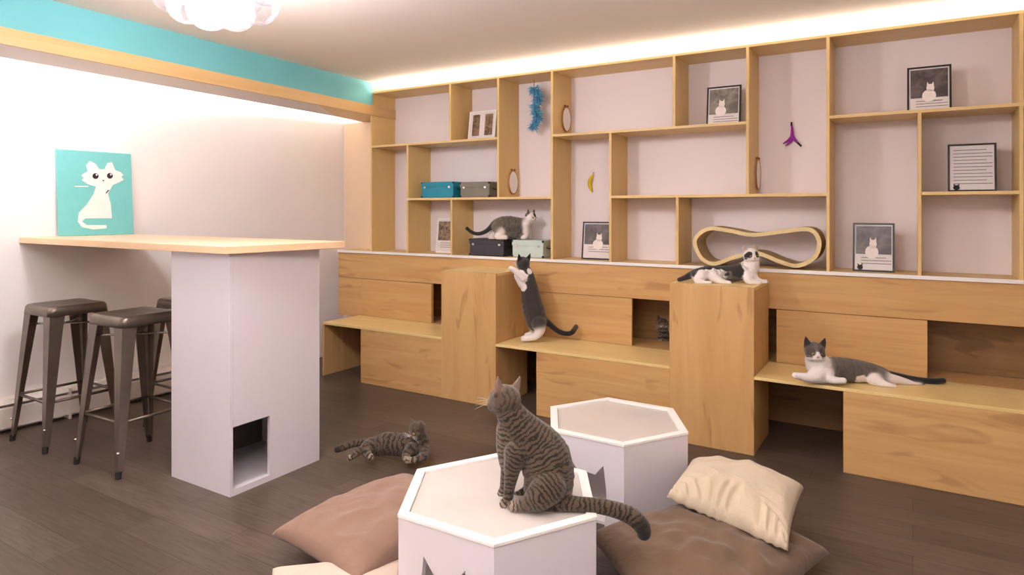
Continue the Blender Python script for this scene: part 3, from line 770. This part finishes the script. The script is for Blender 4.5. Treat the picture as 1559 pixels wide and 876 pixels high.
        for (p, r, c, st) in s.paint:
            d = np.linalg.norm(V-np.array(list(p))[None], axis=1)+rr*r*.25
            k = np.clip((r-d)/(.004)+.5, 0, 1)[:, None]
            col[:, :3] = col[:, :3]*(1-k)+np.array(c[:3])[None]*k
            col[:, 3:] = col[:, 3:]*(1-k)+st*k
        if base is None:
            base = Vector((float(V[:, 0].mean()), float(V[:, 1].mean()), float(V[:, 2].min())))
        # settle every vertex on the surface the cat lies on
        V2 = V.copy(); 
        if s.zmin is not None:
            cl = np.maximum(V2[:, 2], s.zmin)
            if s.zone: cl = np.where(np.hypot(V2[:, 0]-s.zone[0], V2[:, 1]-s.zone[1]) < s.zone[2], cl, V2[:, 2])
            V2[:, 2] = cl
        base = Vector((base.x, base.y, s.zmin if s.zmin is not None else float(V2[:, 2].min())))
        V2 -= np.array(list(base))[None]
        me2.vertices.foreach_set('co', V2.ravel())
        at_ = me2.color_attributes.new('fur', 'FLOAT_COLOR', 'POINT'); at_.data.foreach_set('color', col.ravel())
        a2 = me2.attributes.new('spine', 'FLOAT', 'POINT'); a2.data.foreach_set('value', sp)
        me2.materials.clear(); me2.materials.append(mat)
        for p in me2.polygons: p.use_smooth = True
        me2.update()
        root = thing(name, label, 'cat', tuple(base))
        b = bpy.data.objects.new('body', me2); COL.objects.link(b); b.parent = root
        me2.name = 'cat_body'
        em = bpy.data.materials.get('cat_eye') or plain('cat_eye', S(150, 138, 66), .1)
        nm = bpy.data.materials.get('cat_nose') or plain('cat_nose', S(190, 120, 112), .5)
        for f in s.feats:
            if f[0] == 'eye':
                e = obj('eye', ball(B(), f[1], f[2], 3), em, root, smooth=True)
                obj('pupil', ball(B(), f[1]+f[3]*f[2]*.62, f[2]*.55, 2), ink_d, e, smooth=True)
            else: obj('nose', ball(B(), f[1], f[2], 2, (1, 1, .8)), nm, root, smooth=True)
        if hasattr(s, 'hf'):
            c, R, ff, upv, sd = s.hf; bm = B()
            for sg in (-1, 1):
                for k in range(4):
                    a = c+ff*R*.95+sd*sg*R*.22-upv*R*(.26+.04*k)
                    e = a+sd*sg*R*1.1+upv*R*(.25-.2*k)+ff*R*.1
                    tube(bm, [a, a.lerp(e, .5)+upv*R*.06, e], [.0006, .0005, .0002], 4)
            obj('whiskers', bm, white_frame, root)
        return root
T1, T2, T3 = S(86, 71, 59)[:3], S(106, 90, 76)[:3], S(156, 138, 120)[:3]
GR = S(98, 90, 84)[:3]; DK = S(52, 48, 46)[:3]; BK = S(36, 33, 34)[:3]
tabby = fur_mat('brown_tabby_fur', S(26, 22, 19), 400, .85, .5)
tabby2 = fur_mat('grey_tabby_fur', S(34, 29, 26), 240, .9, .45)
patch = fur_mat('white_and_grey_fur', S(52, 47, 44), 170, .55)

# 1 sitting tabby on the front table
k = Cat(2.20); k.zmin = HT+.0015
k.zone = (HA[0], HA[1], .36)
k.chain([(834, 744, .02, 39, T1), (836, 722, .02, 40, T1), (831, 702, .03, 42, T1), (822, 683, .04, 38, T1), (806, 666, .04, 33, T1), (788, 645, .04, 27, T1), (775, 626, .04, 22, T1)])
k.chain([(838, 754, .02, 34, T1), (852, 760, -.02, 21, T1)])
# haunch nearest the camera
k.chain([(836, 742, -.05, 26, T1), (822, 756, -.06, 22, T1), (806, 765, -.06, 13, T1), (790, 770, -.05, 9, T2), (781, 771, -.05, 8.5, T3)])
k.chain([(826, 740, .09, 28, T1), (808, 752, .10, 16, T1), (790, 757, .09, 9, T2)])
# chest and forelegs
k.chain([(776, 655, .04, 22, T2), (773, 680, .04, 19, T2), (775, 705, .03, 16, T2)])
k.chain([(786, 690, -.01, 19, T1), (780, 715, -.01, 13, T1), (776, 740, -.01, 9, T1), (773, 760, -.01, 8, T1), (768, 767, -.01, 8.5, T3)])
k.chain([(776, 690, .08, 15, T1), (772, 720, .08, 11, T1), (768, 742, .08, 8, T1), (764, 752, .08, 8, T3)])
k.chain([(852, 766, -.03, 15, T1), (880, 768, -.05, 11.5, T1), (912, 771, -.06, 11.5, T1), (942, 778, -.07, 12.5, T1), (964, 788, -.08, 13.5, T1), (978, 803, -.09, 12.5, BK), (980, 812, -.09, 11, BK)], .0+1)
k.head(768, 611, .045, 26, dirv(-.66, -.74, .05), dirv(.22, 0, 1), dict(skull=T1, cheek=T2, nose=T2, muzzle=T3, ear=S(128, 104, 92)[:3]), ear=1.15)
k.build('cat', 'brown tabby cat sitting upright on the front white hexagonal table', tabby, .004)

# 2 tabby lying on the floor
k = Cat(3.52); k.zmin = .001
k.chain([(571, 681, .03, 14, T1), (588, 676, .04, 18, T1), (606, 677, .03, 18, T1), (624, 679, .02, 17, T1), (637, 680, .0, 17, T1)])
k.chain([(640, 676, .0, 15, T1), (637, 666, .0, 13, T1)])
k.chain([(566, 678, .03, 12, T1), (556, 682, -.02, 8, T1), (560, 691, -.06, 5.5, T2), (565, 697, -.08, 5, T3)])
k.chain([(566, 682, .0, 10, T1), (550, 686, -.04, 6.5, T1), (540, 693, -.06, 4.5, T2), (533, 697, -.07, 5, T3)])
k.chain([(570, 673, .05, 8, T1), (550, 674, .04, 6, T1), (535, 677, .02, 5.5, T1), (522, 682, .0, 5.5, T1), (513, 685, -.02, 5, BK)])
k.chain([(626, 684, -.05, 10, T1), (618, 693, -.09, 6.5, T1), (620, 701, -.12, 5.5, T3)])
k.chain([(646, 686, -.03, 10, T1), (645, 695, -.08, 7, T1), (632, 701, -.12, 5.5, T2), (627, 701, -.12, 5, T3)])
k.head(635, 655, -.02, 13.5, dirv(-.62, .70, -.25), dirv(.05, 0, 1), dict(skull=T1, cheek=T2, nose=T2, muzzle=T3, ear=T1), ear=1.0)
k.build('cat', 'brown tabby cat lying on the dark floor beside the white pillar', tabby2, .0045)

# 3 black and white cat standing up against the tower
k = Cat(4.58); k.zmin = ZBn+.001
G3 = S(62, 56, 52)[:3]
k.chain([(799, 411, .0, 9, G3), (803, 424, .0, 12, G3), (806, 440, .0, 14, G3), (809, 458, .0, 16, G3), (813, 474, .0, 17.5, G3), (817, 488, .0, 17, G3)], .15)
k.chain([(791, 420, .0, 9, W_), (796, 432, -.01, 8, W_)], 0)
k.chain([(797, 424, -.04, 6, W_), (789, 417, -.05, 4.5, W_), (783, 411, -.05, 4, W_), (778, 409, -.05, 4, W_)], 0)
k.chain([(795, 424, .05, 6, W_), (787, 416, .05, 4.5, W_), (779, 409, .05, 4, W_)], 0)
k.chain([(820, 492, -.05, 12, G3), (822, 503, -.06, 8, W_), (816, 512, -.06, 5.5, W_), (806, 515, -.06, 5, W_), (797, 516, -.06, 4.5, W_)], 0)
k.chain([(814, 492, .05, 12, G3), (815, 503, .05, 8, W_), (810, 509, .05, 5.5, W_), (802, 511, .05, 4.5, W_)], 0)
k.chain([(829, 488, 0, 6, BK), (838, 495, 0, 4.6, BK), (849, 504, 0, 4.2, BK), (860, 508, 0, 4, BK), (870, 507, 0, 4, BK), (877, 498, 0, 4, S(84, 66, 52)[:3])], 0)
k.head(796, 402, 0, 11.2, dirv(-.45, -.80, .25), UP, dict(skull=DK, cheek=W_, nose=DK, muzzle=W_, ear=BK), ear=1.15, stripes=0)
c = k.P(790, 424, -.04); k.paint.append((c, k.px(13), W_, 0)); k.paint.append((k.P(794, 436, -.04), k.px(8), W_, 0)); k.paint.append((k.P(806, 413, -.03), k.px(5), W_, 0))
k.paint.append((k.P(799, 404, -.06), k.px(9), DK, 0)); k.paint.append((k.P(803, 393, -.04), k.px(7), DK, 0))
k.build('cat', 'dark grey and white cat standing upright with forepaws on the left tower', patch, .004)

# 4 tabby and white cat crouching on the boxes
k = Cat(5.02); k.zmin = onY(740, 364, yb1).z+.001
zt4 = k.zmin
G4 = S(104, 95, 87)[:3]
k.chain([(757, 343, .0, 10, G4), (766, 342, .0, 13, G4), (777, 343, .0, 14.5, G4), (788, 344, .0, 13.5, G4), (797, 343, .0, 11, G4), (803, 338, 0, 9, W_)], .6)
k.chain([(800, 342, -.03, 8, W_), (801, 354, -.03, 5, W_), (800, 360, -.04, 4, W_), (796, 362, -.05, 3.5, W_)], 0)
k.chain([(800, 342, .03, 8, W_), (806, 354, .03, 4.5, W_), (806, 360, .02, 4, W_)], 0)
k.chain([(757, 346, -.03, 9, G4), (763, 354, -.04, 6, W_), (756, 360, -.04, 4, W_), (763, 362, -.05, 3.8, W_), (770, 362, -.05, 3.5, W_)], 0)
k.chain([(757, 346, .04, 9, G4), (751, 355, .04, 5, W_), (746, 361, .03, 3.5, W_), (751, 362, .03, 3.5, W_)], 0)
k.chain([(770, 355, -.02, 7, G4), (784, 357, -.02, 7, G4)], .6)
k.chain([(752, 341, 0, 5, DK), (743, 350, 0, 3.6, DK), (734, 355, 0, 3.3, DK), (725, 356, 0, 3, DK), (717, 353, 0, 2.9, DK), (711, 348, 0, 2.9, BK)], 0)
k.head(808, 331, -.01, 8.8, dirv(.60, .55, -.12), UP, dict(skull=W_, cheek=W_, nose=W_, muzzle=W_, ear=G4), ear=1.05, stripes=0)
k.paint += [(k.P(776, 328, .02), k.px(7), DK, 0), (k.P(763, 331, .02), k.px(6), DK, 0), (k.P(789, 330, .02), k.px(6), DK, 0), (k.P(803, 327, -.02), k.px(4.5), DK, 0), (k.P(813, 328, -.02), k.px(4.5), DK, 0)]
k.build('cat', 'tabby and white cat crouching on the two storage boxes on the bottom shelf', patch, .0035)

# 5 white and tabby cat lying on the right tower
k = Cat(3.88); k.zmin = .923
k.chain([(1062, 420, .02, 10, W_), (1076, 417, .02, 13, W_), (1094, 417, .02, 12.5, W_), (1112, 417, .01, 13, GR), (1128, 414, .0, 14, GR), (1140, 410, -.01, 15, W_)], .8)
k.chain([(1143, 408, -.02, 13, W_), (1144, 400, -.02, 12, W_)], 0)
k.chain([(1142, 420, -.03, 11, W_), (1150, 426, -.05, 6, W_), (1160, 430, -.06, 4.5, W_), (1165, 430, -.06, 4.6, W_)], 0)
k.chain([(1138, 420, -.05, 9, W_), (1140, 428, -.08, 5.5, W_), (1150, 431, -.09, 4.5, W_), (1156, 431, -.09, 4.6, W_)], 0)
k.chain([(1068, 420, -.02, 10, W_), (1062, 428, -.04, 5.5, W_), (1072, 432, -.06, 4.5, W_), (1080, 432, -.06, 4.5, W_)], 0)
k.chain([(1085, 422, -.02, 9, W_), (1100, 430, -.05, 5, W_), (1110, 432, -.06, 4.5, W_)], 0)
k.chain([(1062, 416, .03, 8, DK), (1052, 419, .04, 6, DK), (1043, 423, .03, 4.5, DK), (1034, 426, .01, 3.4, DK)], .4)
k.head(1143, 390, -.03, 12, dirv(.10, .97, -.05), dirv(-.05, 0, 1), dict(skull=W_, cheek=W_, nose=W_, muzzle=W_, ear=S(190, 165, 150)[:3]), ear=1.05, stripes=0)
for (u, v, dd, r) in [(1078, 404, .0, 8), (1092, 405, 0, 7), (1106, 407, 0, 10), (1118, 406, -.02, 10), (1124, 414, -.05, 9), (1066, 409, .0, 7), (1126, 423, -.06, 5), (1108, 418, -.05, 6), (1058, 414, 0, 8)]:
    k.paint.append((k.P(u, v, dd), k.px(r), DK, .4))
for sg in (-1, 1): k.paint += [(k.h(sg*.52, .25, .62), k.R*.42, DK, 0), (k.h(sg*.75, -.05, .35), k.R*.34, DK, 0)]
k.build('cat', 'mostly white cat with dark tabby patches lying on the right tower', patch, .0035)

# 6 grey and white cat stretched out on the right bench
k = Cat(3.50); k.zmin = ZBn+.001
k.chain([(1252, 562, .0, 20, W_), (1268, 563, .0, 20, GR), (1288, 564, .0, 19.5, GR), (1308, 566, .0, 18, GR), (1326, 569, .0, 16.5, GR), (1342, 573, .0, 14, GR)], .45)
k.chain([(1246, 556, -.01, 19, W_), (1241, 548, -.02, 15, W_)], 0)
k.chain([(1250, 568, -.03, 17, W_), (1244, 572, -.06, 12, W_), (1230, 575, -.07, 7.5, W_), (1218, 573, -.07, 5.5, W_), (1211, 572, -.07, 5.2, W_)], 0)
k.chain([(1256, 570, -.05, 13, W_), (1262, 577, -.08, 7, W_), (1275, 580, -.10, 5.5, W_), (1284, 580, -.10, 5, W_)], 0)
k.chain([(1340, 573, -.04, 12, GR), (1352, 576, -.05, 8.5, W_), (1372, 580, -.05, 6, W_), (1390, 586, -.05, 5.2, W_), (1403, 590, -.05, 5.2, W_)], 0)
k.chain([(1330, 578, -.06, 10, W_), (1342, 584, -.09, 6.5, W_), (1354, 588, -.10, 5.2, W_), (1360, 589, -.10, 5, W_)], 0)
k.chain([(1346, 570, .02, 8, DK), (1364, 573, .01, 6, BK), (1384, 577, -.01, 5.5, BK), (1404, 580, -.03, 5.2, BK), (1422, 581, -.05, 5.0, BK), (1436, 580, -.06, 4.6, BK)], 0)
k.head(1240, 537, -.04, 15.5, dirv(-.12, .96, -.08), dirv(.05, 0, 1), dict(skull=GR, cheek=W_, nose=W_, muzzle=W_, ear=DK), ear=1.15, stripes=.3)
for sg in (-1, 1): k.paint += [(k.h(sg*.55, .15, .55), k.R*.55, S(84, 75, 68)[:3], .3)]
k.paint += [(k.h(0, .18, .96), k.R*.17, W_, 0), (k.h(0, -.05, 1.0), k.R*.24, W_, 0), (k.h(0, -.32, .95), k.R*.42, W_, 0)]
for (u, v, dd, r) in [(1285, 582, -.09, 8), (1315, 584, -.07, 12), (1335, 586, -.07, 12), (1266, 584, -.08, 6)]: k.paint.append((k.P(u, v, dd), k.px(r), W_, 0))
k.build('cat', 'grey and white cat lying stretched out on the right bench', patch, .004)

# 7 tabby in the tunnel
k = Cat(4.62); k.zmin = ZBn+.002
k.chain([(1012, 514, 0, 12, T1), (1011, 504, 0, 10, T2), (1010, 497, 0, 8, T1)])
k.chain([(1006, 512, -.03, 5, T2), (1005, 522, -.04, 4, T3)]); k.chain([(1014, 512, -.03, 5, T2), (1014, 523, -.04, 4, T3)])
k.head(1010, 493, -.01, 9.5, dirv(-.2, .95, 0), UP, dict(skull=T1, cheek=T2, nose=T2, muzzle=T3, ear=T1), ear=1.0)
k.build('cat', 'dim tabby cat sitting inside the square tunnel opening above the middle bench', tabby2, .0045)

# ------------------------------------------------------------------ lights
def area(name, loc, rot, sx, sy, power, col=(1, .96, .9)):
    l = bpy.data.lights.new(name, 'AREA'); l.shape = 'RECTANGLE'; l.size = sx; l.size_y = sy; l.energy = power; l.color = col
    o = bpy.data.objects.new(name, l); COL.objects.link(o); o.location = loc; o.rotation_euler = rot; return o
def point(name, loc, power, rad, col):
    l = bpy.data.lights.new(name, 'POINT'); l.energy = power; l.shadow_soft_size = rad; l.color = col
    o = bpy.data.objects.new(name, l); COL.objects.link(o); o.location = loc; return o
point('chandelier_light', (cc.x, cc.y, cc.z-.05), 112, .15, (1, .96, .95))
# LED in the cove, aimed at the left wall
area('cove_light', (bx_(1.45)-.37, 1.45, 2.20), (0, math.radians(60), 0), .03, 5.9, 64, (1, .98, .98))
# LED on top of the shelving, aimed up
area('shelf_top_light', (-1.05, 4.31, Z3+.02), (PI, 0, 0), 5.7, .03, 90, (1, .97, .9))
# unseen fill lights, added to brighten the room and the ceiling
point('fill_point_light', (-.7, 2.3, 2.15), 15, .15, (1, .95, .92))
point('fill_point_light', (1.3, 1.6, 2.15), 4, .15, (1, .95, .92))
point('fill_point_light', (-1.0, -.9, 2.0), 5, .25, (1, .95, .92))
area('ceiling_fill_light', (-.7, .1, 1.98), (PI, 0, 0), 1.6, 1.0, 140, (1, .98, .98))  # unseen upward light added to lift the ceiling and its bounce
w = bpy.data.worlds.new('World'); bpy.context.scene.world = w; w.use_nodes = True
w.node_tree.nodes['Background'].inputs[0].default_value = (.9, .92, 1, 1); w.node_tree.nodes['Background'].inputs[1].default_value = .2

# ------------------------------------------------------------------ camera
cam = bpy.data.cameras.new('Camera'); co = bpy.data.objects.new('Camera', cam); COL.objects.link(co)
co.location = EYE; co.rotation_euler = (PI/2, 0, YAW)
cam.sensor_width = 36; cam.lens = 36*FPX/1559; cam.shift_y = -(438-HY)/1559; cam.clip_start = .05
sc = bpy.context.scene; sc.camera = co; sc.cycles.transparent_max_bounces = 40
sc.view_settings.view_transform = 'Standard'; sc.view_settings.look = 'None'; sc.view_settings.gamma = 1; sc.view_settings.use_curve_mapping = False
sc.view_settings.exposure = 0.0
